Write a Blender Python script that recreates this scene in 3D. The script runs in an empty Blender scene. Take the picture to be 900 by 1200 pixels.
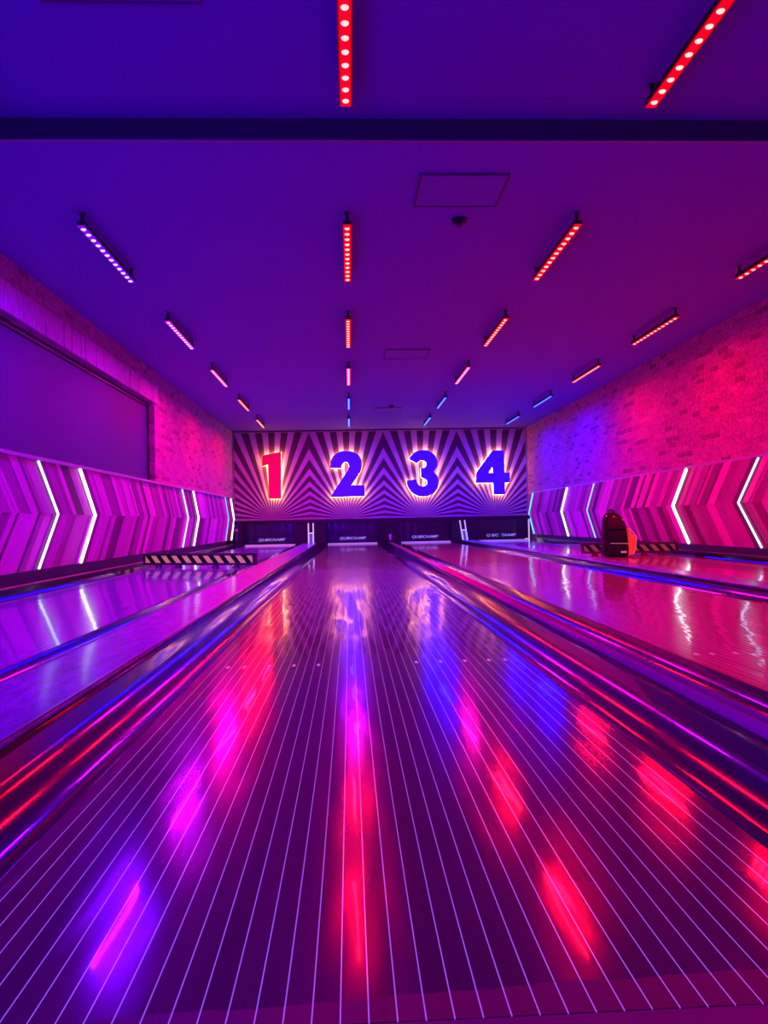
import bpy, bmesh, math, random
from mathutils import Vector, Matrix
C = bpy.context.scene.collection
S = bpy.context.scene
R = random.Random(7)
PI = math.pi

# ------------------------------------------------------------------ helpers
class MB:
    """collects geometry for one mesh object"""
    def __init__(s): s.v = []; s.f = []; s.m = []; s.t = []; s.sm = []
    def add(s, vs, fs, mi=0, tone=1.0, smooth=False):
        b = len(s.v); s.v += [tuple(p) for p in vs]
        for f in fs:
            s.f.append([b + i for i in f]); s.m.append(mi); s.t.append(tone); s.sm.append(smooth)
        return s
    def box(s, x0, x1, y0, y1, z0, z1, mi=0, tone=1.0):
        vs = [(x, y, z) for x in (x0, x1) for y in (y0, y1) for z in (z0, z1)]
        return s.add(vs, [(0,1,3,2),(4,6,7,5),(0,4,5,1),(2,3,7,6),(0,2,6,4),(1,5,7,3)], mi, tone)
    def prof_y(s, pts, y0, y1, mi=0, closed=True, smooth=False, n=1):
        """cross-section (x,z) points swept along y"""
        k = len(pts); vs = []
        for j in range(n + 1):
            y = y0 + (y1 - y0) * j / n
            vs += [(x, y, z) for x, z in pts]
        fs = []
        for j in range(n):
            for i in range(k if closed else k - 1):
                a = j*k + i; b = j*k + (i+1) % k
                fs.append((a, b, b + k, a + k))
        if closed: fs += [tuple(range(k))[::-1], tuple(n*k + i for i in range(k))]
        return s.add(vs, fs, mi, smooth=smooth)
    def tube(s, p0, p1, r, seg=12, mi=0, r2=None, smooth=True):
        p0, p1 = Vector(p0), Vector(p1); d = (p1 - p0).normalized()
        u = d.orthogonal().normalized(); w = d.cross(u); r2 = r if r2 is None else r2
        vs = []
        for p, q in ((p0, r), (p1, r2)):
            for i in range(seg):
                a = 2*PI*i/seg; vs.append(p + (u*math.cos(a) + w*math.sin(a))*q)
        fs = [(i, (i+1) % seg, seg+(i+1) % seg, seg+i) for i in range(seg)]
        s.add(vs, fs, mi, smooth=smooth)
        s.add(vs, [tuple(range(seg))[::-1], tuple(range(seg, 2*seg))], mi)
        return s
    def build(s, name, mats, parent=None, bevel=0, tone=False, loc=None):
        me = bpy.data.meshes.new(name); me.from_pydata(s.v, [], s.f)
        for m in (mats if isinstance(mats, (list, tuple)) else [mats]): me.materials.append(m)
        for p, mi, sm in zip(me.polygons, s.m, s.sm): p.material_index = mi; p.use_smooth = sm
        if tone:
            at = me.attributes.new('tone', 'FLOAT', 'FACE')
            for i, t in enumerate(s.t): at.data[i].value = t
        bm = bmesh.new(); bm.from_mesh(me)
        bmesh.ops.recalc_face_normals(bm, faces=bm.faces); bm.to_mesh(me); bm.free()
        me.update()
        return link(name, me, parent, bevel, loc)
def link(name, me, parent=None, bevel=0, loc=None):
    o = bpy.data.objects.new(name, me); C.objects.link(o)
    if parent: o.parent = parent
    if loc: o.location = loc
    if bevel:
        b = o.modifiers.new('bevel', 'BEVEL'); b.width = bevel; b.segments = 3; b.limit_method = 'ANGLE'
        me.polygons.foreach_set('use_smooth', [True]*len(me.polygons))
        try: me.set_sharp_from_angle(angle=0.7)
        except Exception: pass
    return o
def thing(name, label, cat, loc=(0,0,0), rotz=0, group=None):
    o = bpy.data.objects.new(name, None); C.objects.link(o); o.empty_display_size = .1
    o.location = loc; o.rotation_euler = (0,0,rotz)
    return tag(o, label, cat, group)
def tag(o, label, cat, group=None):
    o['label'] = label; o['category'] = cat
    if group: o['group'] = group
    return o
def struct(o): o['kind'] = 'structure'; return o
def dup(root, loc, label=None, rotz=None):
    r = root.copy(); C.objects.link(r); r.location = loc
    if rotz is not None: r.rotation_euler = (0,0,rotz)
    if label: r['label'] = label
    for ch in list(root.children):
        c = ch.copy(); C.objects.link(c); c.parent = r
        for g in ch.children:
            d = g.copy(); C.objects.link(d); d.parent = c
    return r

# ------------------------------------------------------------------ materials
def nt(m):
    m.use_nodes = True; t = m.node_tree; return t, t.nodes, t.links
def mat(name, col, rough=.5, metal=0, coat=0, coat_r=.03, emit=None, es=0, bump=0, bscale=20, var=0, spec=.5, stretch=(1,1,1)):
    m = bpy.data.materials.new(name); t, N, L = nt(m); p = N['Principled BSDF']
    p.inputs['Base Color'].default_value = (*col, 1); p.inputs['Roughness'].default_value = rough
    p.inputs['Metallic'].default_value = metal; p.inputs['Coat Weight'].default_value = coat
    p.inputs['Coat Roughness'].default_value = coat_r; p.inputs['Specular IOR Level'].default_value = spec
    if emit: p.inputs['Emission Color'].default_value = (*emit, 1); p.inputs['Emission Strength'].default_value = es
    if bump or var:
        tc = N.new('ShaderNodeTexCoord'); mp = N.new('ShaderNodeMapping'); mp.inputs['Scale'].default_value = stretch
        no = N.new('ShaderNodeTexNoise'); no.inputs['Scale'].default_value = bscale; no.inputs['Detail'].default_value = 5
        L.new(tc.outputs['Object'], mp.inputs['Vector']); L.new(mp.outputs[0], no.inputs['Vector'])
        if bump:
            b = N.new('ShaderNodeBump'); b.inputs['Strength'].default_value = bump; b.inputs['Distance'].default_value = .02
            L.new(no.outputs['Fac'], b.inputs['Height']); L.new(b.outputs[0], p.inputs['Normal'])
        if var:
            r = N.new('ShaderNodeMapRange'); r.inputs['From Min'].default_value = .3; r.inputs['From Max'].default_value = .7
            r.inputs['To Min'].default_value = 1 - var; r.inputs['To Max'].default_value = 1 + var
            mx = N.new('ShaderNodeVectorMath'); mx.operation = 'SCALE'; mx.inputs[0].default_value = col
            L.new(no.outputs['Fac'], r.inputs['Value']); L.new(r.outputs[0], mx.inputs['Scale']); L.new(mx.outputs[0], p.inputs['Base Color'])
    return m
def emis(name, col, s):
    m = bpy.data.materials.new(name); t, N, L = nt(m); N.clear()
    e = N.new('ShaderNodeEmission'); o = N.new('ShaderNodeOutputMaterial')
    e.inputs[0].default_value = (*col, 1); e.inputs[1].default_value = s; L.new(e.outputs[0], o.inputs[0]); return m
def M_(N, L, op, a, b=None, c=None):
    n = N.new('ShaderNodeMath'); n.operation = op
    for i, x in enumerate((a, b, c)):
        if x is None: continue
        if isinstance(x, (int, float)): n.inputs[i].default_value = x
        else: L.new(x, n.inputs[i])
    return n.outputs[0]
def mixc(N, L, f, a, b):
    n = N.new('ShaderNodeMix'); n.data_type = 'RGBA'
    L.new(f, n.inputs[0]) if not isinstance(f, float) else setattr(n.inputs[0], 'default_value', f)
    for k, x in ((6, a), (7, b)):
        if isinstance(x, tuple): n.inputs[k].default_value = (*x, 1)
        else: L.new(x, n.inputs[k])
    return n.outputs[2]

def lane_mat(name, line_glow, base=(.16,.008,.06)):
    m = bpy.data.materials.new(name); t, N, L = nt(m); p = N['Principled BSDF']
    tc = N.new('ShaderNodeTexCoord'); sp = N.new('ShaderNodeSeparateXYZ'); L.new(tc.outputs['Object'], sp.inputs[0])
    x, y = sp.outputs['X'], sp.outputs['Y']
    u = M_(N, L, 'DIVIDE', M_(N, L, 'ADD', x, .533), .0273333)
    fr = M_(N, L, 'FRACT', M_(N, L, 'ADD', u, .5))
    d = M_(N, L, 'ABSOLUTE', M_(N, L, 'SUBTRACT', fr, .5))
    line = M_(N, L, 'LESS_THAN', d, .024)
    inside = M_(N, L, 'LESS_THAN', M_(N, L, 'ABSOLUTE', x), .52)
    line = M_(N, L, 'MULTIPLY', line, inside)
    near = M_(N, L, 'LESS_THAN', y, 13.6); line = M_(N, L, 'MULTIPLY', line, near)
    # boards tone
    wn = N.new('ShaderNodeTexWhiteNoise'); wn.noise_dimensions = '1D'; L.new(M_(N, L, 'FLOOR', u), wn.inputs['W'])
    gm = N.new('ShaderNodeMapping'); gm.inputs['Scale'].default_value = (60, 2.5, 1); L.new(tc.outputs['Object'], gm.inputs[0])
    gn = N.new('ShaderNodeTexNoise'); gn.inputs['Scale'].default_value = 1; gn.inputs['Detail'].default_value = 4; L.new(gm.outputs[0], gn.inputs['Vector'])
    tone = M_(N, L, 'ADD', M_(N, L, 'MULTIPLY', wn.outputs[0], .35), M_(N, L, 'MULTIPLY', gn.outputs['Fac'], .5))
    board = mixc(N, L, tone, tuple(c*.6 for c in base), tuple(c*1.6 for c in base))
    # dots and arrows
    L.new(mixc(N, L, line, board, (.85,.75,.85)), p.inputs['Base Color'])
    # dry strip just past the foul line, with a ragged oil edge
    n2 = N.new('ShaderNodeTexNoise'); n2.inputs['Scale'].default_value = 14; n2.inputs['Detail'].default_value = 3; L.new(tc.outputs['Object'], n2.inputs['Vector'])
    edge = M_(N, L, 'ADD', M_(N, L, 'ADD', y, M_(N, L, 'MULTIPLY', n2.outputs['Fac'], .025)), M_(N, L, 'MULTIPLY', x, -.05))
    dry = M_(N, L, 'LESS_THAN', edge, .052)
    L.new(M_(N, L, 'ADD', M_(N, L, 'MULTIPLY', dry, .25), .155), p.inputs['Roughness'])
    p.inputs['Coat Weight'].default_value = .55; p.inputs['Specular IOR Level'].default_value = .36; p.inputs['Coat Roughness'].default_value = .045
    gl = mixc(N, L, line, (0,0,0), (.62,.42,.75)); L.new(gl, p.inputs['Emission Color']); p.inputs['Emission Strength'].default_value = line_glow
    # very slight waviness in the finish
    wm = N.new('ShaderNodeMapping'); wm.inputs['Scale'].default_value = (9, 1.6, 1); L.new(tc.outputs['Object'], wm.inputs[0])
    w = N.new('ShaderNodeTexNoise'); w.inputs['Scale'].default_value = 1; w.inputs['Detail'].default_value = 2; L.new(wm.outputs[0], w.inputs['Vector'])
    b = N.new('ShaderNodeBump'); b.inputs['Strength'].default_value = .10; b.inputs['Distance'].default_value = .02
    L.new(w.outputs['Fac'], b.inputs['Height']); L.new(b.outputs[0], p.inputs['Normal']); L.new(b.outputs[0], p.inputs['Coat Normal'])
    return m

def brick_mat(name, c1, c2, mortar, wall_axis='YZ', scale=1.0):
    m = bpy.data.materials.new(name); t, N, L = nt(m); p = N['Principled BSDF']
    tc = N.new('ShaderNodeTexCoord'); sp = N.new('ShaderNodeSeparateXYZ'); L.new(tc.outputs['Object'], sp.inputs[0])
    cb = N.new('ShaderNodeCombineXYZ'); L.new(sp.outputs['Y'], cb.inputs[0]); L.new(sp.outputs['Z'], cb.inputs[1])
    dn = N.new('ShaderNodeTexNoise'); dn.inputs['Scale'].default_value = 9; L.new(tc.outputs['Object'], dn.inputs['Vector'])
    dv = N.new('ShaderNodeVectorMath'); dv.operation = 'SCALE'; dv.inputs['Scale'].default_value = .012; L.new(dn.outputs['Color'], dv.inputs[0])
    ad = N.new('ShaderNodeVectorMath'); L.new(cb.outputs[0], ad.inputs[0]); L.new(dv.outputs[0], ad.inputs[1])
    br = N.new('ShaderNodeTexBrick'); br.inputs['Scale'].default_value = 1
    br.inputs['Brick Width'].default_value = .23; br.inputs['Row Height'].default_value = .075
    br.inputs['Mortar Size'].default_value = .006; br.inputs['Mortar Smooth'].default_value = .4; br.inputs['Bias'].default_value = -.1
    br.inputs['Color1'].default_value = (*c1, 1); br.inputs['Color2'].default_value = (*c2, 1); br.inputs['Mortar'].default_value = (*mortar, 1)
    L.new(ad.outputs[0], br.inputs['Vector'])
    # a few much darker bricks: second lookup of the per-brick random value
    b2 = N.new('ShaderNodeTexBrick'); b2.inputs['Scale'].default_value = 1
    b2.inputs['Brick Width'].default_value = .23; b2.inputs['Row Height'].default_value = .075; b2.inputs['Mortar Size'].default_value = .006
    b2.inputs['Color1'].default_value = (0,0,0,1); b2.inputs['Color2'].default_value = (1,1,1,1); b2.inputs['Mortar'].default_value = (1,1,1,1)
    L.new(ad.outputs[0], b2.inputs['Vector'])
    bw = N.new('ShaderNodeSeparateColor'); L.new(b2.outputs['Color'], bw.inputs[0])
    dk = M_(N, L, 'LESS_THAN', bw.outputs[0], .13)
    n = N.new('ShaderNodeTexNoise'); n.inputs['Scale'].default_value = 38; n.inputs['Detail'].default_value = 6; L.new(tc.outputs['Object'], n.inputs['Vector'])
    c = mixc(N, L, M_(N, L, 'MULTIPLY', dk, .5), br.outputs['Color'], (.03,.02,.03))
    mr = N.new('ShaderNodeMapRange'); mr.inputs['From Min'].default_value = .3; mr.inputs['From Max'].default_value = .7
    mr.inputs['To Min'].default_value = .55; mr.inputs['To Max'].default_value = 1.3; L.new(n.outputs['Fac'], mr.inputs['Value'])
    vs = N.new('ShaderNodeVectorMath'); vs.operation = 'SCALE'; L.new(c, vs.inputs[0]); L.new(mr.outputs[0], vs.inputs['Scale'])
    L.new(vs.outputs[0], p.inputs['Base Color']); p.inputs['Roughness'].default_value = .85
    h = M_(N, L, 'ADD', M_(N, L, 'MULTIPLY', br.outputs['Fac'], -.8), M_(N, L, 'MULTIPLY', n.outputs['Fac'], .5))
    b = N.new('ShaderNodeBump'); b.inputs['Strength'].default_value = .8; b.inputs['Distance'].default_value = .012
    L.new(h, b.inputs['Height']); L.new(b.outputs[0], p.inputs['Normal'])
    return m

def plank_mat(name, col):
    m = bpy.data.materials.new(name); t, N, L = nt(m); p = N['Principled BSDF']
    at = N.new('ShaderNodeAttribute'); at.attribute_name = 'tone'
    tc = N.new('ShaderNodeTexCoord'); mp = N.new('ShaderNodeMapping'); mp.inputs['Scale'].default_value = (1, 9, 9)
    L.new(tc.outputs['Object'], mp.inputs[0])
    # grain follows the slope of each half: use |z - mid| so the lines run with the boards
    sp = N.new('ShaderNodeSeparateXYZ'); L.new(tc.outputs['Object'], sp.inputs[0])
    az = M_(N, L, 'ABSOLUTE', M_(N, L, 'SUBTRACT', sp.outputs['Z'], .60))
    v = M_(N, L, 'ADD', sp.outputs['Y'], M_(N, L, 'MULTIPLY', az, .96))
    cb = N.new('ShaderNodeCombineXYZ'); L.new(M_(N, L, 'MULTIPLY', v, 70), cb.inputs[0]); L.new(M_(N, L, 'MULTIPLY', sp.outputs['Z'], 5), cb.inputs[1])
    n = N.new('ShaderNodeTexNoise'); n.inputs['Scale'].default_value = 1; n.inputs['Detail'].default_value = 5; L.new(cb.outputs[0], n.inputs['Vector'])
    k = M_(N, L, 'MULTIPLY', at.outputs['Fac'], M_(N, L, 'ADD', M_(N, L, 'MULTIPLY', n.outputs['Fac'], .9), .55))
    vs = N.new('ShaderNodeVectorMath'); vs.operation = 'SCALE'; vs.inputs[0].default_value = col; L.new(k, vs.inputs['Scale'])
    L.new(vs.outputs[0], p.inputs['Base Color']); p.inputs['Roughness'].default_value = .6; p.inputs['Specular IOR Level'].default_value = .15
    b = N.new('ShaderNodeBump'); b.inputs['Strength'].default_value = .3; b.inputs['Distance'].default_value = .004
    L.new(n.outputs['Fac'], b.inputs['Height']); L.new(b.outputs[0], p.inputs['Normal'])
    return m

CELL = 1.71; CX1 = -1.76; MZ0 = .57
def burst_mat(name):
    """light and dark rays fanning up from the foot of every numeral, mirrored where two fans meet"""
    m = bpy.data.materials.new(name); t, N, L = nt(m); p = N['Principled BSDF']
    tc = N.new('ShaderNodeTexCoord'); sp = N.new('ShaderNodeSeparateXYZ'); L.new(tc.outputs['Object'], sp.inputs[0])
    u = M_(N, L, 'DIVIDE', M_(N, L, 'SUBTRACT', sp.outputs['X'], CX1 - CELL/2), CELL)
    lx = M_(N, L, 'MULTIPLY', M_(N, L, 'SUBTRACT', M_(N, L, 'SUBTRACT', u, M_(N, L, 'FLOOR', u)), .5), CELL)
    lz = M_(N, L, 'SUBTRACT', sp.outputs['Z'], MZ0 + .005)
    a = M_(N, L, 'ARCTAN2', lx, lz)
    q = M_(N, L, 'FRACT', M_(N, L, 'ADD', M_(N, L, 'DIVIDE', a, math.radians(8.57)), .5 + 8))
    d = M_(N, L, 'ABSOLUTE', M_(N, L, 'SUBTRACT', q, .5))      # 0 = centre of a dark ray
    li = M_(N, L, 'GREATER_THAN', d, .265)
    n = N.new('ShaderNodeTexNoise'); n.inputs['Scale'].default_value = 6; L.new(tc.outputs['Object'], n.inputs['Vector'])
    lc = mixc(N, L, n.outputs['Fac'], (.42,.20,.46), (.62,.34,.66))
    L.new(mixc(N, L, li, (.085,.022,.075), lc), p.inputs['Base Color']); p.inputs['Roughness'].default_value = .6
    return m

def stripe_deck_mat(name):
    return mat(name, (.24,.05,.60), .38, bump=.5, bscale=9, var=.45, coat=.5, coat_r=.12, stretch=(3,1,1))

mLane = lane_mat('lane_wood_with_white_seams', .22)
mLaneB = lane_mat('lane_wood_faint_seams', .02, (.75,.04,.40))  # side-lane copies of the wood, coloured light put into the base
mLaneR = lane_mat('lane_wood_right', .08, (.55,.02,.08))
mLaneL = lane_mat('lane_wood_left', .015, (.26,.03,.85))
mGut = mat('gutter_plastic', (.022,.014,.03), .14, coat=1, coat_r=.05, spec=.6, bump=.03, bscale=3)
mDeck = stripe_deck_mat('brushed_deck')
mRail = mat('glossy_rail', (.80,.03,.26), .32, coat=.6, bump=.04, bscale=6)
mNavyW = mat('navy_side', (.02,.015,.08), .3, coat=.4)
mBlack = mat('black_paint', (.008,.006,.012), .45)
mBlackG = mat('black_gloss', (.01,.007,.016), .2, coat=.4)
mDarkM = mat('dark_metal', (.06,.055,.07), .35, metal=.8)
mSteel = mat('bright_metal_edge', (.5,.48,.5), .3, metal=1)
mCeil = mat('ceiling_paint', (.20,.07,.62), .7, bump=.05, bscale=60)  # whitish ceiling with the violet light put into its colour, near part too
mCeilN = mat('ceiling_near_paint', (.16,.06,.56), .7, bump=.05, bscale=60)
mFascia = mat('dark_fascia', (.035,.025,.05), .6)
mBrickL = brick_mat('brick_left', (.58,.24,.44), (.40,.14,.30), (.60,.30,.50))  # bricks tinted per side: colour of the light there is put in
mBrickR = brick_mat('brick_right', (.64,.24,.36), (.46,.14,.26), (.64,.30,.42))
mStone = mat('soldier_course_stone', (.62,.20,.60), .75, bump=.4, bscale=25, var=.35, stretch=(1,3,.5))
mScreen = mat('recess_panel_paint', (.055,.02,.20), .6)
mPlank = plank_mat('chevron_planks_left', (.66,.05,.62))  # planks differ per wall because the local light colour is painted in
mPlankR = plank_mat('chevron_planks_right', (.80,.05,.42))
mCap = mat('painted_cap_rail', (.5,.38,.5), .45, bump=.1, bscale=15)
mBurst = burst_mat('starburst_print')
mFloor = mat('approach_floor', (.12,.06,.10), .35, coat=.4)
mTrim = mat('frame_trim', (.35,.25,.33), .5)
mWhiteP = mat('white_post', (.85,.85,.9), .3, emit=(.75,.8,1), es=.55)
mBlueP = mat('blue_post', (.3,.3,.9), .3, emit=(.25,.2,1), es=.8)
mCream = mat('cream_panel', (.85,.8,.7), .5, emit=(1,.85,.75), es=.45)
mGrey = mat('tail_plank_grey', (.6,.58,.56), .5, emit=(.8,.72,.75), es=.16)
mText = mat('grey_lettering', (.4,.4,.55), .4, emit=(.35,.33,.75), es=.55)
mCurt = mat('black_curtain', (.012,.008,.02), .3, coat=.3)
mOr = mat('orange_stripe', (.80,.60,.25), .5, emit=(1,.36,.2), es=.30)  # stripes get a painted self-glow to stay bright; they are no lamps
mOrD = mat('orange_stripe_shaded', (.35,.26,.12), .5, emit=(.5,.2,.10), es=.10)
mNavy = mat('navy_frame', (.05,.03,.10), .35)
mMaroonF = mat('maroon_frame', (.10,.02,.04), .35)
mBag = mat('backpack_fabric', (.010,.005,.014), .8, bump=.5, bscale=60)
mBagR = mat('backpack_red_fabric', (.045,.003,.012), .8, bump=.5, bscale=60)
mBagO = mat('orange_mesh_pocket', (.95,.10,.05), .6, emit=(1,.04,.015), es=.5, bump=.4, bscale=50)  # self-glow stands in for light on the pocket cloth
mStrap = mat('grey_webbing', (.10,.06,.12), .6)
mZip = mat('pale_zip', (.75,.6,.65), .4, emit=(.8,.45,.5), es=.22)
mHalo = emis('warm_backlight', (1,.42,.10), 30)
mNum1 = mat('numeral_red_glitter', (.80,.02,.12), .4, bump=.3, bscale=120, var=.4, emit=(1,.0,.07), es=.30)  # white glitter numeral, red lamp light put into colour and glow
mNumB = mat('numeral_blue_glitter', (.14,.05,.80), .4, bump=.3, bscale=120, var=.4, emit=(.10,.02,.9), es=.12)  # white glitter numerals, blue lamp light put into colour and glow
mDot = mat('lane_mark_white', (.6,.35,.5), .4, emit=(.8,.3,.5), es=.2)
mArrow = mat('lane_arrow_tan', (.16,.03,.08), .3, emit=(.6,.1,.3), es=.0)
mWhiteD = mat('pale_plastic', (.7,.7,.75), .4)
mHatch = mat('hatch_paint', (.185,.06,.58), .6)  # carries the same violet light tint as the ceiling
mHatchE = mat('hatch_edge', (.10,.07,.13), .6)

# ------------------------------------------------------------------ dimensions (metres; x right, y down the lanes, z up; lane surface = 0)
XL, XR = -2.65, 4.15
YF = .735                      # foul line
YE = 16.55                     # end of lane
YM = 17.7                      # masking wall
ZC, ZN, YS = 2.605, 2.725, 4.27  # far ceiling, near ceiling, step
LANES = [-1.72, .05, 1.64, 3.335]
HW = .533

# ------------------------------------------------------------------ room shell
struct(MB().box(XL-.4, XR+.3, YF, YM+1.2, -.16, -.12).build('floor', mBlack))
struct(MB().box(XL-.4, XR+.3, -2.5, YF-.002, -.16, 0).build('floor.001', mFloor))
cl = MB()
cl.box(XL-.4, XR+.3, YS, YM+1.2, ZC, ZN+.1)
struct(cl.build('ceiling', mCeil))
struct(MB().box(XL-.4, XR+.3, -2.5, YS-.012, ZN, ZN+.1).build('ceiling.001', mCeilN))
struct(MB().box(XL, XR, YS-.012, YS, ZC, ZN).build('trim_1', mFascia))
struct(MB().box(XL, XR, YS-.014, YS+.006, ZC-.006, ZC).build('trim_2', mTrim))
# left brick wall with the recessed opening
OY0, OY1, OZ0, OZ1 = 1.2, 10.65, 1.05, 2.16
wl = MB()
wl.box(XL-.2, XL, -2.5, YM+1.2, -.12, OZ0).box(XL-.2, XL, -2.5, OY0, OZ0, OZ1)
wl.box(XL-.2, XL, OY1, YM+1.2, OZ0, OZ1).box(XL-.2, XL, -2.5, YM+1.2, OZ1, ZN)
struct(wl.build('wall_left', mBrickL))
struct(MB().box(XR, XR+.2, -2.5, YM+1.2, -.12, ZN).build('wall_right', mBrickR))
struct(MB().box(XL-.4, XR+.3, YM+1.2, YM+1.3, -.12, ZN).build('wall_back', mBlack))
# recessed dark panel and its frame
w1 = thing('recessed_wall_panel', 'large flat dark purple panel recessed in the left brick wall under a soldier course', 'panel', (XL-.095, (OY0+OY1)/2, OZ0))
hy = (OY1-OY0)/2
MB().box(-.02, 0, -hy+.01, hy-.01, .0, OZ1-OZ0).build('panel_face', mScreen, w1)
f = MB(); f.box(0, .02, -hy+.01, hy-.01, OZ1-OZ0-.05, OZ1-OZ0-.005); f.box(0, .02, hy-.05, hy-.01, .0, OZ1-OZ0-.05); f.build('panel_frame', mBlack, w1)
# soldier course of upright blocks above the opening
so = MB(); y = OY0-.1; r2 = random.Random(3)
while y < OY1+.1:
    w = r2.choice([.11,.12,.34,.24,.5,.11,.42]); w = min(w, OY1+.15-y)
    so.box(XL+.001, XL+.008+r2.random()*.016, y, y+w-.016, OZ1+.004, OZ1+.24); y += w
tag(so.build('soldier_course', mStone), 'course of tall upright blocks above the dark recessed panel in the left wall', 'lintel')

# ------------------------------------------------------------------ chevron wood panelling, both walls
PZ0, PZ1, PM = .13, 1.05, .60
def panelling(side, label, seed):
    xw = XL if side < 0 else XR; s = 1 if side < 0 else -1
    root = thing('wood_panelling', label, 'wall panelling', (xw, 0, 0))
    rr = random.Random(seed); mb = MB(); y = .0
    while y < 17.6:
        w = rr.choice([.06,.09,.12,.15,.18,.21])
        tone = rr.choice([.22,.45,.6,.7,.8,.9,1,1.1,1.15]); 
        for half in (0, 1):
            tn = tone*rr.uniform(.8, 1.15) if rr.random() < .7 else rr.choice([.25,.5,.9,1.1])
            th = .018 + rr.random()*.016; zz = PZ1 if half == 0 else PZ0; sl = abs(zz-PM)*.96
            a = (y - sl, zz); b = (y + w - sl, zz); c = (y + w, PM); d = (y, PM)
            q = [a, b, c, d]; q = [(min(yy, YM-.11), z_) for yy, z_ in q]
            if q[1][0]-q[0][0] < .004 and q[2][0]-q[3][0] < .004: continue
            vs = [(s*.001, yy, z_) for yy, z_ in q] + [(s*th, yy, z_) for yy, z_ in q]
            mb.add(vs, [(3,2,1,0),(4,5,6,7),(0,1,5,4),(1,2,6,5),(2,3,7,6),(3,0,4,7)], tone=tn)
        y += w
    mb.build('chevron_planks', mPlank if side < 0 else mPlankR, root, tone=True)
    t = .055 if side < 0 else .02
    MB().box(*sorted((s*.001, s*t)), -.4, YM-.11, PZ1, PZ1+.028).build('cap_rail', mCap, root)
    return root
panelling(-1, 'purple chevron plank panelling along the left brick wall', 11)
panelling(1, 'pink chevron plank panelling along the right brick wall', 23)

# neon chevrons
def neon(side, ym, mname, label, r=.011):
    xw = XL if side < 0 else XR; s = 1 if side < 0 else -1
    root = thing('chevron_light', label, 'neon light', (xw + s*.036, ym, PM), group=None)
    col, st = mname
    m = emis('neon_%s_%d' % ('left' if side < 0 else 'right', int(ym*10)), col, st*.26)
    k = MB(); ck = MB()
    for zz in (PZ1-.01, PZ0+.01):
        dz = zz-PM; sl = abs(dz)*.96
        k.tube((s*.006,0,0), (s*.006,-sl,dz), r, 10)
        ck.tube((-s*.004,.008,0), (-s*.004,-sl+.008,dz), r*1.1, 6)
    k.build('tube', m, root); ck.build('mounting_channel', mBlack, root)
W = (.86,.90,1.0); Wc = (.95,.95,.92); BL = (.16,.28,1.0); CY = (.10,.50,1.0)
neon(-1, 7.0, ((.62,.68,1),9), 'slim blue-white chevron tube nearest the camera on the left wall')
neon(-1, 8.0, (W,11), 'thick white chevron tube, second from the camera on the left wall', .016)
neon(-1, 12.55, ((.45,.60,1),8), 'blue-white chevron tube, third along the left wall, below where the dark panel ends')
neon(-1, 13.4, (Wc,9), 'warm white chevron tube, fourth along the left wall', .015)
neon(-1, 16.7, ((.25,.35,1),7), 'thin blue chevron tube, fifth along the left wall')
neon(-1, 17.45, (W,9), 'white chevron tube at the far end of the left wall beside the numbered wall', .018)
neon(1, 7.95, ((.55,.60,1),10), 'blue-white chevron tube at the right edge of the photo on the right wall')
neon(1, 9.6, (W,12), 'thick white chevron tube to the right of the backpack on the right wall', .018)
neon(1, 13.15, ((.22,.36,1),9), 'blue chevron tube just left of the backpack on the right wall')
neon(1, 14.75, (W,10), 'white chevron tube left of the blue one on the right wall', .018)
neon(1, 17.45, (CY,8), 'cyan blue chevron tube at the far end of the right wall', .016)

# ------------------------------------------------------------------ lanes
def arc_gutter(w, zl, zr, d=.085, n=16):
    """open trough from x=0 (height zl) to x=w (height zr), with thickness"""
    top = []
    for i in range(n+1):
        t = i/n; x = w*t; dip = math.sin(PI*t)**.62 if 0 < t < 1 else 0
        top.append((x, zl + (zr-zl)*t - d*dip))
    return top
def gutter(x0, x1, zl, zr, label):
    w = x1-x0; top = arc_gutter(w, zl, zr)
    bot = [(x, -.112) for x, z in reversed(top)]
    mb = MB(); k = len(top)
    o = MB(); L_ = YE - YF - .35
    vs = [(x, 0, z) for x, z in top] + [(x, L_, z) for x, z in top]
    o.add(vs, [(i, i+1, k+i+1, k+i) for i in range(k-1)], smooth=True)
    o.prof_y([(0,-.112),(w,-.112),(w,-.118),(0,-.118)], 0, L_)
    o.add([(0,0,zl),(0,0,-.118),(0,L_,-.118),(0,L_,zl)], [(0,1,2,3)]); o.add([(w,0,zr),(w,0,-.118),(w,L_,-.118),(w,L_,zr)], [(0,1,2,3)])
    o.add([(x,0,z) for x, z in top] + [(w,0,-.118),(0,0,-.118)], [tuple(range(k+2))])
    tag(o.build('gutter', mGut, loc=(x0, YF, 0)), label, 'gutter')
LN = ['one', 'two', 'three', 'four']
LL = ['violet glossy bowling lane at the far left leading to the red numeral one',
      'dark striped bowling lane running from the camera to the blue numeral two',
      'red glossy bowling lane right of centre leading to the numeral three',
      'pink bowling lane at the right wall with the backpack standing on it']
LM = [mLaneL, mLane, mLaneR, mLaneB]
def sub_mark(mb, x, y, w, l): mb.box(x-w/2, x+w/2, y, y+l, -.002, .0006)
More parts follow.
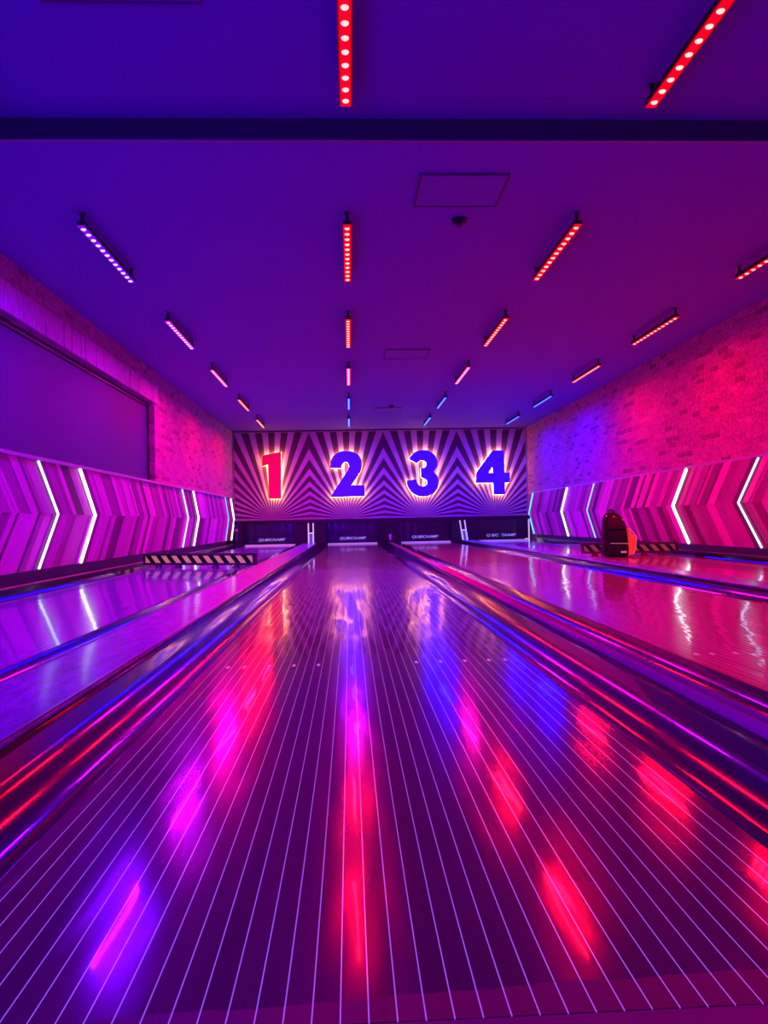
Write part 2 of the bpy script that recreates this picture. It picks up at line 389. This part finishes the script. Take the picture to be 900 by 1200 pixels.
for i, cx in enumerate(LANES):
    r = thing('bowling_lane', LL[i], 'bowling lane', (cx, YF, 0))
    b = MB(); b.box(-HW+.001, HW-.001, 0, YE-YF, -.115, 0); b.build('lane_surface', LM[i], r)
    for n_ in (3,5,8,11,14):
        for s in (-1, 1):
            b = MB(); sub_mark(b, s*(HW - (n_-.5)*.02733), 1.83, .010, .035); b.build('guide_dot', mDot, r)
    for s in range(-3, 4):
        x = s*5*.02733; y = 4.85 - abs(s)*.36; a = MB()
        a.add([(x-.012,y,.0006),(x+.012,y,.0006),(x,y+.15,.0006),(x-.012,y,.0002),(x+.012,y,.0002),(x,y+.15,.0002)], [(0,1,2),(3,5,4),(0,3,4,1),(1,4,5,2),(2,5,3,0)])
        a.build('arrow', mArrow, r)
    MB().box(-HW, HW, YE-YF, YE-YF+.14, -.1, .03).build('tail_plank', mGrey, r)
E = lambda i, s: LANES[i] + s*HW
D12 = (-.975, -.70); D23 = (.80, .905); D34 = (2.39, 2.585)
gutter(XL+.19, E(0,-1), .0, -.004, 'dark gutter between the left wall ledge and the violet lane')
gutter(E(0,1), D12[0], -.004, .02, 'gutter hidden behind the wide brushed deck on the side of the violet lane')
gutter(D12[1], E(1,-1), .02, -.004, 'dark glossy gutter left of the central striped lane')
gutter(E(1,1), D23[0], -.004, .02, 'dark glossy gutter right of the central striped lane with red and violet streaks')
gutter(D23[1], E(2,-1), .02, -.004, 'gutter behind the round pink rail on the side of the third lane')
gutter(E(2,1), D34[0], -.004, .02, 'gutter right of the third lane with a blue streak')
gutter(D34[1], E(3,-1), .02, -.004, 'gutter left of the lane with the backpack')
gutter(E(3,1), XR-.06, -.004, .0, 'gutter between the backpack lane and the right wall')
# dividers
def divider(x0, x1, name, label, m, zt=.05, cat='lane divider'):
    root = thing(name, label, cat, ((x0+x1)/2, YF, 0)); h = (x1-x0)/2 - .001
    L_ = YE-YF-.35
    MB().box(-h, h, 0, L_, -.11, .034).build('side_board', mBlackG, root)
    MB().box(-h, h, 0, L_, .0345, zt).build('deck_board', m, root, bevel=.006)
    return root, h, L_
r, h, L_ = divider(*D12, 'lane_divider', 'wide flat brushed purple deck between the violet lane and the central lane', mDeck)
MB().box(h-.008, h, 0, L_, zt0 := .0505, .054).build('edge_trim', mSteel, r)
MB().box(-h, -h+.008, 0, L_, .0505, .054).build('edge_trim', mSteel, r)
r = thing('lane_divider', 'narrow divider with a round glossy pink rail right of the central lane', 'lane divider', ((D23[0]+D23[1])/2, YF, 0))
h = (D23[1]-D23[0])/2-.001
MB().box(-h, h, 0, L_, -.11, .02).build('side_board', mBlackG, r)
MB().box(-h, -h+.040, 0, L_, .0205, .034).build('fascia', mNavyW, r)
pts = [(-h+.022 + .021*math.cos(a), .0345 + .020*math.sin(a)) for a in [PI*i/12 for i in range(13)]]
MB().prof_y(pts, 0, L_, smooth=True).build('round_rail', mRail, r)
pts = [(h-.012 + .011*math.cos(a), .022 + .016*math.sin(a)) for a in [PI*i/8 for i in range(9)]]
MB().prof_y(pts, 0, L_, smooth=True).build('lip_rail', mRail, r)
for i in range(9): MB().tube((h-.03, .8+1.6*i, .02), (h-.03, .8+1.6*i, .026), .006, 8).build('screw', mSteel, r)
r, h, L_ = divider(*D34, 'lane_divider', 'dark divider with scuffed top between the third lane and the backpack lane', mDeck)
MB().box(h-.006, h, 0, L_, .0505, .053).build('edge_trim', mSteel, r)
# ledges along the walls
r = thing('wall_ledge', 'dark ledge with a thin bright edge under the left wall panelling', 'ledge', (XL, 0, 0))
MB().box(.002, .185, YF, YM-.9, -.11, .045).build('ledge_board', mBlackG, r)
MB().box(.002, .03, YF, YM-.9, .0455, .128).build('kick_board', mFascia, r)
MB().box(.172, .185, YF, YM-.9, .0455, .055).build('edge_trim', mRail, r)
r = thing('wall_ledge', 'dark ledge with a thin pale edge under the right wall panelling', 'ledge', (XR, 0, 0))
MB().box(-.055, -.002, YF, YM-.9, -.11, .045).build('ledge_board', mBlackG, r)
MB().box(-.03, -.002, YF, YM-.9, .0455, .128).build('kick_board', mFascia, r)
MB().box(-.055, -.045, YF, YM-.9, .0455, .055).build('edge_trim', mSteel, r)

# ------------------------------------------------------------------ masking wall with the numerals
MZ1 = 2.585
root = thing('masking_wall', 'starburst printed wall panel above the lane ends behind the numerals', 'wall panel', ((XL+XR)/2, YM, MZ0))
me = MB().box(XL+.03, XR-.03, YM, YM+.04, MZ0, MZ1-.02)
o = me.build('printed_panel', mBurst, root); o.matrix_parent_inverse = Matrix.Translation(-Vector(root.location))
f = MB(); f.box(XL+.005, XR-.005, YM-.03, YM+.04, MZ1-.018, MZ1); f.box(XL+.005, XL+.028, YM-.03, YM+.04, MZ0, MZ1-.02); f.box(XR-.028, XR-.005, YM-.03, YM+.04, MZ0, MZ1-.02); f.box(XL+.005, XR-.005, YM-.02, YM+.04, MZ0-.018, MZ0-.002)
o = f.build('frame', mTrim, root); o.matrix_parent_inverse = Matrix.Translation(-Vector(root.location))

def curve_mesh(name, loops, ext, offs=0.0):
    cu = bpy.data.curves.new(name, 'CURVE'); cu.dimensions = '2D'; cu.fill_mode = 'BOTH'; cu.extrude = ext; cu.resolution_u = 6; cu.offset = offs
    for pts in loops:
        sp = cu.splines.new('BEZIER'); sp.bezier_points.add(len(pts)-1); sp.use_cyclic_u = True
        for b, p in zip(sp.bezier_points, pts):
            b.co = (p[0], p[1], 0); ht = 'AUTO' if p[2] else 'VECTOR'; b.handle_left_type = ht; b.handle_right_type = ht
    o = bpy.data.objects.new(name, cu); C.objects.link(o); dg = bpy.context.evaluated_depsgraph_get(); dg.update()
    m = bpy.data.meshes.new_from_object(o.evaluated_get(dg)); bpy.data.objects.remove(o); return m
c_ = 0; s_ = 1
DG = {
 '1': (460, 1005, [[(350,335,c_),(548,296,c_),(552,788,c_),(422,790,c_),(412,432,c_),(352,450,c_)]]),
 '2': (447, 990, [[(262,468,c_),(383,468,c_),(390,432,s_),(425,404,s_),(460,436,s_),(445,490,c_),(262,772,c_),(630,762,c_),(628,640,c_),(487,645,c_),(550,555,s_),(590,480,s_),(597,410,s_),(570,335,s_),(510,297,s_),(425,285,s_),(340,305,s_),(280,365,s_)]]),
 '3': (440, 965, [[(298,360,c_),(355,290,s_),(445,262,s_),(540,285,s_),(598,355,s_),(603,430,s_),(566,490,c_),(608,545,s_),(612,640,s_),(560,720,s_),(450,755,s_),(350,725,s_),(290,650,s_),(275,585,c_),(385,567,c_),(398,618,s_),(440,645,s_),(482,630,s_),(488,585,s_),(428,552,c_),(425,455,c_),(475,440,s_),(483,400,s_),(440,374,s_),(405,385,s_),(385,407,c_)]]),
 '4': (485, 945, [[(450,258,c_),(575,256,c_),(580,493,c_),(637,490,c_),(637,600,c_),(583,603,c_),(585,727,c_),(460,727,c_),(457,605,c_),(272,607,c_),(275,495,c_)], [(448,440,c_),(405,497,c_),(455,495,c_)]]),
}
KS = .002185
NL = {'1': 'big red numeral one with a warm yellow backlit glow', '2': 'big blue-violet numeral two, curved top on a flat foot, backlit yellow',
      '3': 'big blue-violet numeral three with two round bowls, backlit yellow', '4': 'big angular blue numeral four with a small triangular hole, backlit yellow'}
for i, ch in enumerate('1234'):
    ox, oy, loops = DG[ch]
    def cv(p):
        dx, dy = p[0]-ox, p[1]-oy
        return ((dx - .02*dy)*KS - .0, -(dy + .02*dx)*KS, p[2])
    lp = [[cv(p) for p in l] for l in loops]
    zs = [p[1] for l in lp for p in l]; zb = min(zs)
    lp = [[(x, z-zb, k) for x, z, k in l] for l in lp]
    root = thing('numeral', NL[ch], 'number sign', (CX1 + CELL*i + .0, YM-.085, MZ0+zb))
    fm = curve_mesh('numeral_face', lp, .010); fm.materials.append(mNum1 if ch == '1' else mNumB)
    o = link('numeral_face', fm, root); o.rotation_euler = (PI/2,0,0)
    hm = curve_mesh('backlight', lp, .002, .001); hm.materials.append(mHalo)
    o = link('backlight', hm, root); o.rotation_euler = (PI/2,0,0); o.location = (0, .022, 0)
    for pz in ((-.02,.30), (.03,.42)): MB().tube((pz[0], .026, pz[1]), (pz[0], .084, pz[1]), .008, 8).build('stand_off', mDarkM, root)

# black bulkhead below the mask and the lane-end openings
tag(MB().box(XL+.075, XR-.075, YM-.5, YM+.04, .475, MZ0-.02).build('bulkhead', mBlack), 'long black bulkhead directly under the starburst wall', 'bulkhead')
def text_mesh(s, size):
    cu = bpy.data.curves.new('t', 'FONT'); cu.body = s; cu.size = size; cu.align_x = 'CENTER'; cu.extrude = .0015; cu.offset = .0022; cu.shear = .25
    o = bpy.data.objects.new('t', cu); C.objects.link(o); dg = bpy.context.evaluated_depsgraph_get(); dg.update()
    m = bpy.data.meshes.new_from_object(o.evaluated_get(dg)); bpy.data.objects.remove(o); m.materials.append(mText); return m
TXT = ['QUBICAAMF', 'QUBICAAMF', 'QUBICAAMF', 'Q BIC  TAAMF']
for i, cx in enumerate(LANES):
    root = thing('pinsetter_curtain', ['black curtain board at the lane end below numeral one', 'black curtain board at the lane end below numeral two', 'black curtain board at the lane end below numeral three', 'black curtain board with worn lettering at the lane end below numeral four'][i], 'curtain', (cx, YE+.36, 0))
    c = MB(); n = 24
    pts = [(-.62 + 1.24*k/n, .002*math.sin(k*1.9)) for k in range(n+1)]
    vs = [(x, y, .045) for x, y in pts] + [(x, y, .472) for x, y in pts]
    c.add(vs, [(k, k+1, n+2+k, n+1+k) for k in range(n)], smooth=True); c.build('curtain_sheet', mCurt, root)
    tm = text_mesh(TXT[i], .125)
    o = link('lettering', tm, root); o.rotation_euler = (PI/2,0,0); o.location = (0, -.012, .10); o.scale = (.82, .62, 1)
# kickback partitions
KB = [(-2.43, E(0,-1)-.03), (E(0,1)+.03, E(1,-1)-.03), (E(1,1)+.03, E(2,-1)-.03), (E(2,1)+.03, E(3,-1)-.03), (E(3,1)+.004, 3.93)]
KL = ['black partition at the left wall beside the first lane end', 'black partition between the lane ends under numerals one and two', 'black partition between the lane ends under numerals two and three', 'black partition between the lane ends under numerals three and four', 'black partition at the right wall beside the last lane end']
for (a, b), l in zip(KB, KL):
    tag(MB().box(a, b, (YE-.1 if b < 3.5 else YM-.62), YM-.55, -.119, .472).build('kickback_partition', mBlack), l, 'partition')
def hposts(cx, lean, label, name='ball_return_frame', m1=mWhiteP, m2=mBlueP, y=YE-.40, z=.0525, H=.42):
    root = thing(name, label, 'post frame', (cx, y, z))
    for s in (-1, 1):
        MB().tube((s*.05+lean*.42, 0, H), (s*.05, 0, 0), .012, 8).build('post', m1, root)
        if m2: MB().tube((s*.022+lean*.2, .0, .2), (s*.022, 0, 0), .008, 8).build('inner_rail', m2, root)
    if m2: MB().tube((-.05+lean*.21, 0, .21), (.05+lean*.21, 0, .21), .011, 8).build('crossbar', m1, root)
hposts(-.82, 0, 'white glowing double post frame at the end of the wide brushed deck')
hposts(2.43, -.14, 'white leaning double post frame right of the third lane end')
hposts(.70, 0, 'dark metal double post at the end of the narrow pink railed divider', 'metal_post_pair', mDarkM, None, YE-.14, -.119, .58)
r = thing('sensor_unit', 'small pale sensor fixture at the end of the pink railed divider', 'sensor', (.845, YE-.38, .056))
MB().tube((0,0,.03),(0,0,.10),.022,12).build('housing', mWhiteD, r); MB().tube((0,0,.10),(0,0,.15),.028,12).build('cap', mWhiteD, r); MB().box(-.03,.03,-.03,.03,0.0,.03).build('base', mDarkM, r)
tag(MB().box(3.905, 4.01, YM-.69, YM-.64, -.119, .465).build('end_panel', mCream), 'upright cream panel beside the last lane end by the right wall', 'panel')
r = thing('side_post', 'blue-grey post beside the first lane end by the left wall', 'post', (-2.40, YE-.16, .0))
MB().box(-.035,.035,-.02,.02,-.119,.46).build('post', mNavy, r); MB().tube((0,-.03,.05),(0,-.03,.12),.03,10).build('foot', mDarkM, r); MB().box(-.03,.03,-.035,-.021,.33,.37).build('clip', mWhiteD, r)

# ------------------------------------------------------------------ hazard-striped barriers on the closed lanes
def barrier(p, q, label, ms, mf, n=10, H=.135, worn=False):
    p, q = Vector(p), Vector(q); d = q-p; Ln = d.length; ang = math.atan2(d.y, d.x)
    root = thing('lane_barrier', label, 'barrier', (*((p+q)/2).to_2d(), 0), ang); h = Ln/2; z0 = .026
    MB().box(-h+.02, h-.02, -.012, .012, z0+.014, z0+H-.014).build('board', mBlack, root)
    st = MB(); pitch = (Ln-.08)/n
    for k in range(n+1):
        x = -h+.04+pitch*k; a = x-.01; w = pitch*.5; sh = -.05
        P = [(a+sh+.055, z0+H-.028), (a+sh+.055-w, z0+H-.028), (a+sh+.125-w, z0+.026), (a+sh+.125, z0+.026)]
        P = [(min(max(x_, -h+.025), h-.025), z_) for x_, z_ in P]
        if abs(P[0][0]-P[1][0]) < .005 and abs(P[2][0]-P[3][0]) < .005: continue
        st.add([(x_, -.0135, z_) for x_, z_ in P], [(0,1,2,3)])
    st.build('stripes', ms, root)
    fr = MB(); fr.box(-h, h, -.022, .022, z0, z0+.022).box(-h, h, -.026, .022, z0+H-.024, z0+H).box(-h, -h+.035, -.022, .022, z0+.022, z0+H-.024).box(h-.035, h, -.022, .022, z0+.022, z0+H-.024)
    fr.build('frame', mf, root, bevel=.003)
    for fx in (-.72, -.36, .30, .66):
        MB().tube((fx*h, 0, .001), (fx*h, 0, .024), .05, 20, r2=.03).build('foot', mf, root)
barrier((-2.40, 9.05, 0), (-1.03, 8.45, 0), 'hazard-striped barrier standing across the violet lane at the left', mOr, mNavy)
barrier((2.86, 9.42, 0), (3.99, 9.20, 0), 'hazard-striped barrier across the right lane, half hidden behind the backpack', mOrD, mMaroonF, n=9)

# ------------------------------------------------------------------ backpack
bp = thing('backpack', 'dark maroon backpack with an orange side pocket standing on the right lane', 'backpack', (3.135, 8.95, .001), math.radians(-8)); bp.scale = (.88, 1, 1)
def loft(secs, n=20):
    """secs: (z, cx, cy, hw, hd, power)"""
    vs = []; 
    for z, cx, cy, hw, hd, pw in secs:
        for i in range(n):
            a = 2*PI*i/n; ca, sa = math.cos(a), math.sin(a)
            vs.append((cx + hw*math.copysign(abs(ca)**pw, ca), cy + hd*math.copysign(abs(sa)**pw, sa), z))
    fs = []; k = len(secs)
    for j in range(k-1):
        for i in range(n): fs.append((j*n+i, j*n+(i+1)%n, (j+1)*n+(i+1)%n, (j+1)*n+i))
    fs += [tuple(range(n))[::-1], tuple((k-1)*n+i for i in range(n))]
    return vs, fs
def lobj(name, secs, m, n=20, sub=1, bump=0):
    mb = MB(); v, f = loft(secs, n); mb.add(v, f, smooth=True); o = mb.build(name, m, bp)
    s = o.modifiers.new('s', 'SUBSURF'); s.levels = sub; s.render_levels = sub; return o
lobj('main_body', [(0,-.01,.02,.165,.10,.5),(.02,-.01,.02,.175,.11,.5),(.15,-.012,.02,.17,.11,.5),(.30,-.01,.025,.16,.105,.5),(.40,-.02,.03,.15,.095,.55),(.47,-.035,.035,.125,.08,.6),(.515,-.05,.04,.085,.055,.7),(.53,-.055,.04,.05,.03,.8)], mBag)
lobj('upper_pocket', [(.33,.01,-.08,.115,.02,.6),(.345,.01,-.082,.125,.03,.6),(.40,.0,-.07,.115,.035,.6),(.45,-.02,-.045,.09,.035,.7),(.485,-.035,-.02,.05,.02,.8)], mBagR)
lobj('front_pocket', [(.02,.005,-.10,.125,.02,.5),(.03,.005,-.105,.135,.035,.5),(.12,.005,-.11,.135,.04,.5),(.155,.005,-.10,.13,.025,.5),(.165,.005,-.095,.12,.01,.5)], mBag)
lobj('middle_pocket', [(.175,.005,-.09,.125,.015,.5),(.19,.005,-.10,.13,.03,.5),(.28,.005,-.10,.125,.03,.5),(.32,.005,-.085,.115,.012,.5)], mBag)
# orange side pocket, bulging to the right
v = [(.145,-.075,.02),(.145,.06,.02),(.215,.05,.03),(.215,-.085,.04),(.15,-.075,.35),(.148,.055,.34),(.175,.05,.27),(.255,.04,.235),(.255,-.075,.24),(.18,-.08,.29),(.235,-.08,.10),(.235,.05,.10),(.148,-.08,.18),(.148,.06,.18)]
mb = MB(); mb.add(v, [(0,3,10,12),(12,10,8,9),(12,9,4),(3,2,11,10),(10,11,7,8),(8,7,6,9),(9,6,5,4),(2,1,13,11),(11,13,6,7),(13,5,6),(0,1,2,3),(0,12,13,1),(12,4,5,13)], smooth=True)
o = mb.build('side_pocket', mBagO, bp, bevel=.012)
MB().tube((.16,-.085,.345),(.252,-.083,.24),.004,6).tube((.252,-.083,.24),(.238,-.09,.1),.004,6).tube((.238,-.09,.1),(.205,-.09,.035),.004,6).build('piping', mZip, bp)
# zips, logo tag, handle, straps, buckles
MB().tube((-.10,-.142,.168),(.13,-.138,.163),.0035,6).build('zip', mZip, bp)
MB().box(.03,.10,-.158,-.150,.055,.075).build('stitched_tag', mZip, bp)
h = MB(); pr = None
for i in range(9):
    a = PI*i/8; p = (-.05 - .045*math.cos(a), .03, .52 + .035*math.sin(a))
    if pr: h.tube(pr, p, .009, 8)
    pr = p
h.build('handle', mBag, bp)
st = MB()
for i, (a, b) in enumerate([((-.17,-.03,.46),(-.185,-.05,.25)),((-.185,-.05,.25),(-.18,-.07,.02))]): st.tube(a, b, .006, 8)
st.build('compression_strap', mStrap, bp)
for p in ((-.13,-.06,.487),(-.035,-.072,.478),(.085,-.04,.44)): 
    MB().box(p[0]-.008,p[0]+.008,p[1]-.012,p[1]+.004,p[2]-.006,p[2]+.007).build('buckle', mZip, bp, bevel=.003)
MB().box(-.19,-.16,-.09,-.08,.30,.312).build('buckle', mStrap, bp, bevel=.003)

# ------------------------------------------------------------------ ceiling items
def hatch(cx, y0, y1, w, zc, label, nm='ceiling_hatch'):
    r = thing(nm, label, 'access panel', (cx, (y0+y1)/2, zc)); h = (y1-y0)/2
    MB().box(-w/2+.012, w/2-.012, -h+.012, h-.012, -.010, -.0015).build('hatch_door', mHatch, r)
    f = MB(); f.box(-w/2, w/2, -h, -h+.012, -.014, -.001).box(-w/2, w/2, h-.012, h, -.014, -.001).box(-w/2, -w/2+.012, -h+.012, h-.012, -.014, -.001).box(w/2-.012, w/2, -h+.012, h-.012, -.014, -.001)
    f.build('hatch_frame', mHatchE, r)
hatch(.75, 4.66, 5.14, .56, ZC, 'square ceiling access panel above the nearest smoke detector')
hatch(.76, 9.45, 9.98, .56, ZC, 'small ceiling access panel halfway along the ceiling')
hatch(.76, 14.3, 14.85, .50, ZC, 'ceiling access panel farthest away, near the numbered wall')
hatch(-.93, 2.7, 3.30, .68, ZN, 'ceiling access panel on the near ceiling cut by the top edge of the photo')
def smoke(x, y, label):
    r = thing('smoke_detector', label, 'smoke detector', (x, y, ZC))
    MB().tube((0,0,-.001),(0,0,-.022),.055,24).build('base', mDarkM, r)
    MB().tube((0,0,-.022),(0,0,-.042),.048,24,r2=.036).build('sensor_head', mBlackG, r)
    MB().tube((0,0,-.042),(0,0,-.058),.02,16,r2=.014).build('sensor_cage', mDarkM, r)
smoke(.815, 5.38, 'round dark smoke detector just beyond the nearest ceiling access panel')
smoke(.80, 14.05, 'tiny smoke detector far down the ceiling by the farthest access panel')

# LED batten rows
RED = ((1,.0,.012), (1,.62,.62)); BLU = ((.0,.0,1), (.30,.48,1.0)); VIO = ((.16,.0,1), (1,.78,1.0)); MAG = ((.62,.0,1), (1,.72,.98)); PNK = ((1,.0,.36), (1,.68,.8)); BLN = ((.02,.0,1), (.5,.4,1))
mats_led = {}
def glowm(name, col):
    m = emis(name, col, 1); t, N, L = nt(m); e = [n for n in N if n.type == 'EMISSION'][0]
    tc = N.new('ShaderNodeTexCoord'); sp = N.new('ShaderNodeSeparateXYZ'); L.new(tc.outputs['Object'], sp.inputs[0])
    mr = N.new('ShaderNodeMapRange'); mr.inputs['From Min'].default_value = .012; mr.inputs['From Max'].default_value = .034
    mr.inputs['To Min'].default_value = 1.9; mr.inputs['To Max'].default_value = .10; mr.interpolation_type = 'SMOOTHSTEP'
    L.new(M_(N, L, 'ABSOLUTE', sp.outputs['X']), mr.inputs['Value']); L.new(mr.outputs[0], e.inputs[1]); return m
def ledm(c):
    if c not in mats_led:
        k = len(mats_led); mats_led[c] = (emis('led_core_%d' % k, tuple(.15*a+.85*b for a, b in zip(c[0], c[1])), 1.5), glowm('led_glow_%d' % k, c[0]))
    return mats_led[c]
BLs = 1.22
def make_bar():
    h = BLs/2
    hm = MB(); hm.box(-.028, .028, -h, h, .012, .03).box(-.028, -.022, -h, h, .0005, .012).box(.022, .028, -h, h, .0005, .012).box(-.022,.022,-h,-h+.006,.0005,.012).box(-.022,.022,h-.006,h,.0005,.012)
    lens = MB().box(-.033, .033, -h-.004, h+.004, -.0045, .0)
    led = MB(); seg, rg = 14, 5; vs = [(0,0,-.010)]
    for j in range(1, rg+1):
        ph = (PI/2)*j/rg
        for i in range(seg): a = 2*PI*i/seg; vs.append((.0175*math.sin(ph)*math.cos(a), .0175*math.sin(ph)*math.sin(a), -.010*math.cos(ph)))
    fs = [(0, 1+(i+1)%seg, 1+i) for i in range(seg)]
    for j in range(rg-1):
        for i in range(seg): fs.append((1+j*seg+i, 1+j*seg+(i+1)%seg, 1+(j+1)*seg+(i+1)%seg, 1+(j+1)*seg+i))
    led.add(vs, fs, smooth=True)
    def me(mb, nm):
        m = bpy.data.meshes.new(nm); m.from_pydata(mb.v, [], mb.f); m.polygons.foreach_set('use_smooth', mb.sm); return m
    br = MB(); br.box(-.012, .012, -.004, .004, .03, .10); br.tube((-.03, 0, .03), (.03, 0, .03), .004, 6); br.box(-.02,.02,-.015,.015,.094,.098)
    return me(hm, 'housing'), me(lens, 'lens'), me(led, 'led'), me(br, 'bracket')
HM, LM_, EM, BM = make_bar(); HM.materials.append(mBlack); LM_.materials.append(mBlack); EM.materials.append(mBlack); BM.materials.append(mDarkM)
ROWX = [-1.77, 0.02, 1.62, 3.38]
rowname = ['leftmost ceiling row', 'row above central lane', 'row above third lane', 'rightmost ceiling row']
ordn = ['before the ceiling step', 'first past the ceiling step', 'second past the ceiling step', 'third past the ceiling step', 'fourth past the ceiling step', 'last, nearest the numbered wall']
COL = [[BLN, VIO, MAG, PNK, RED, RED], [RED]*3 + [PNK] + [BLU]*2, [RED]*3 + [PNK] + [BLU]*2, [RED]*4 + [BLU]*2]
CN = {id(RED): 'red', id(BLU): 'blue', id(VIO): 'violet', id(MAG): 'magenta', id(PNK): 'pink', id(BLN): 'deep blue'}
PW = {id(RED): 22, id(BLU): 62, id(VIO): 40, id(MAG): 28, id(PNK): 24, id(BLN): 60}
for r_ in range(4):
    for k in range(6):
        if r_ == 3 and k == 0: continue
        c = COL[r_][k]; yc = 5.84 + 2.45*(k-1) - (.06 if k == 0 else 0); zc = ZC-.098 if k else ZN-.098
        root = thing('ceiling_light_bar', '%s LED bar, %s, %s' % (CN[id(c)], rowname[r_], ordn[k]), 'light bar', (ROWX[r_], yc, zc), group=None)
        core, glow = ledm(c)
        link('housing', HM, root)
        o = link('lens_strip', LM_, root); o.material_slots[0].link = 'OBJECT'; o.material_slots[0].material = glow
        for j in range(12):
            o = link('led', EM, root, loc=(0, -BLs/2+.05 + j*(BLs-.1)/11, -.005)); o.material_slots[0].link = 'OBJECT'; o.material_slots[0].material = core
        for e in (-1, 1): link('bracket', BM, root, loc=(0, e*(BLs/2-.03), 0))
        ld = bpy.data.lights.new('led_bar_light', 'AREA'); ld.shape = 'RECTANGLE'; ld.size = .03; ld.size_y = 1.15
        ld.energy = PW[id(c)]*(.55 if k == 0 else 1)*({0: 1.15 if k < 3 else 2.6, 3: 1.4}.get(r_, 1)); ld.color = c[0]; ld.spread = PI
        lo = bpy.data.objects.new('led_bar_light', ld); C.objects.link(lo); lo.location = (ROWX[r_], yc, zc-.02)
        lo.visible_camera = False
        lo.rotation_euler = (0, math.radians({0: -6, 3: 6}.get(r_, 0)), 0)

# ------------------------------------------------------------------ added unseen fill lights behind the camera, brightening the ceiling
def area(loc, target, size, e, col, sy=None):
    ld = bpy.data.lights.new('concourse_light', 'AREA'); ld.shape = 'RECTANGLE'; ld.size = size; ld.size_y = sy or size; ld.energy = e; ld.color = col
    o = bpy.data.objects.new('concourse_light', ld); C.objects.link(o); o.location = loc
    o.rotation_euler = (Vector(target)-Vector(loc)).to_track_quat('-Z', 'Y').to_euler(); o.visible_camera = False; return o
area((-1.6,-1.4,.9), (-1.2,4.0,2.7), 1.6, 150, (.06,.0,1))
area((1.5,-1.6,.9), (1.2,6,2.6), 1.8, 40, (.34,.0,1))

w = bpy.data.worlds.new('World'); S.world = w; w.use_nodes = True
w.node_tree.nodes['Background'].inputs[0].default_value = (.16,.01,.8,1); w.node_tree.nodes['Background'].inputs[1].default_value = .15

# ------------------------------------------------------------------ camera: room axes reproduced from the vanishing point (410,612)
Yc = Vector((-40, -12, -900)).normalized(); Xc = Vector((1, .02, 0)); Xc = (Xc - Yc*Xc.dot(Yc)).normalized(); Zc = Xc.cross(Yc)
# rows map camera axes into world axes
M3 = Matrix((Xc, Yc, Zc))
cam = bpy.data.cameras.new('camera'); cam.sensor_fit = 'HORIZONTAL'; cam.sensor_width = 36; cam.lens = 36; cam.clip_start = .02; cam.clip_end = 100
co = bpy.data.objects.new('camera', cam); C.objects.link(co)
co.matrix_world = Matrix.Translation((0,0,.475)) @ M3.to_4x4()
S.camera = co
S.view_settings.view_transform = 'Standard'; S.view_settings.look = 'None'; S.view_settings.exposure = 0
S.cycles.max_bounces = 8; S.cycles.sample_clamp_indirect = 6
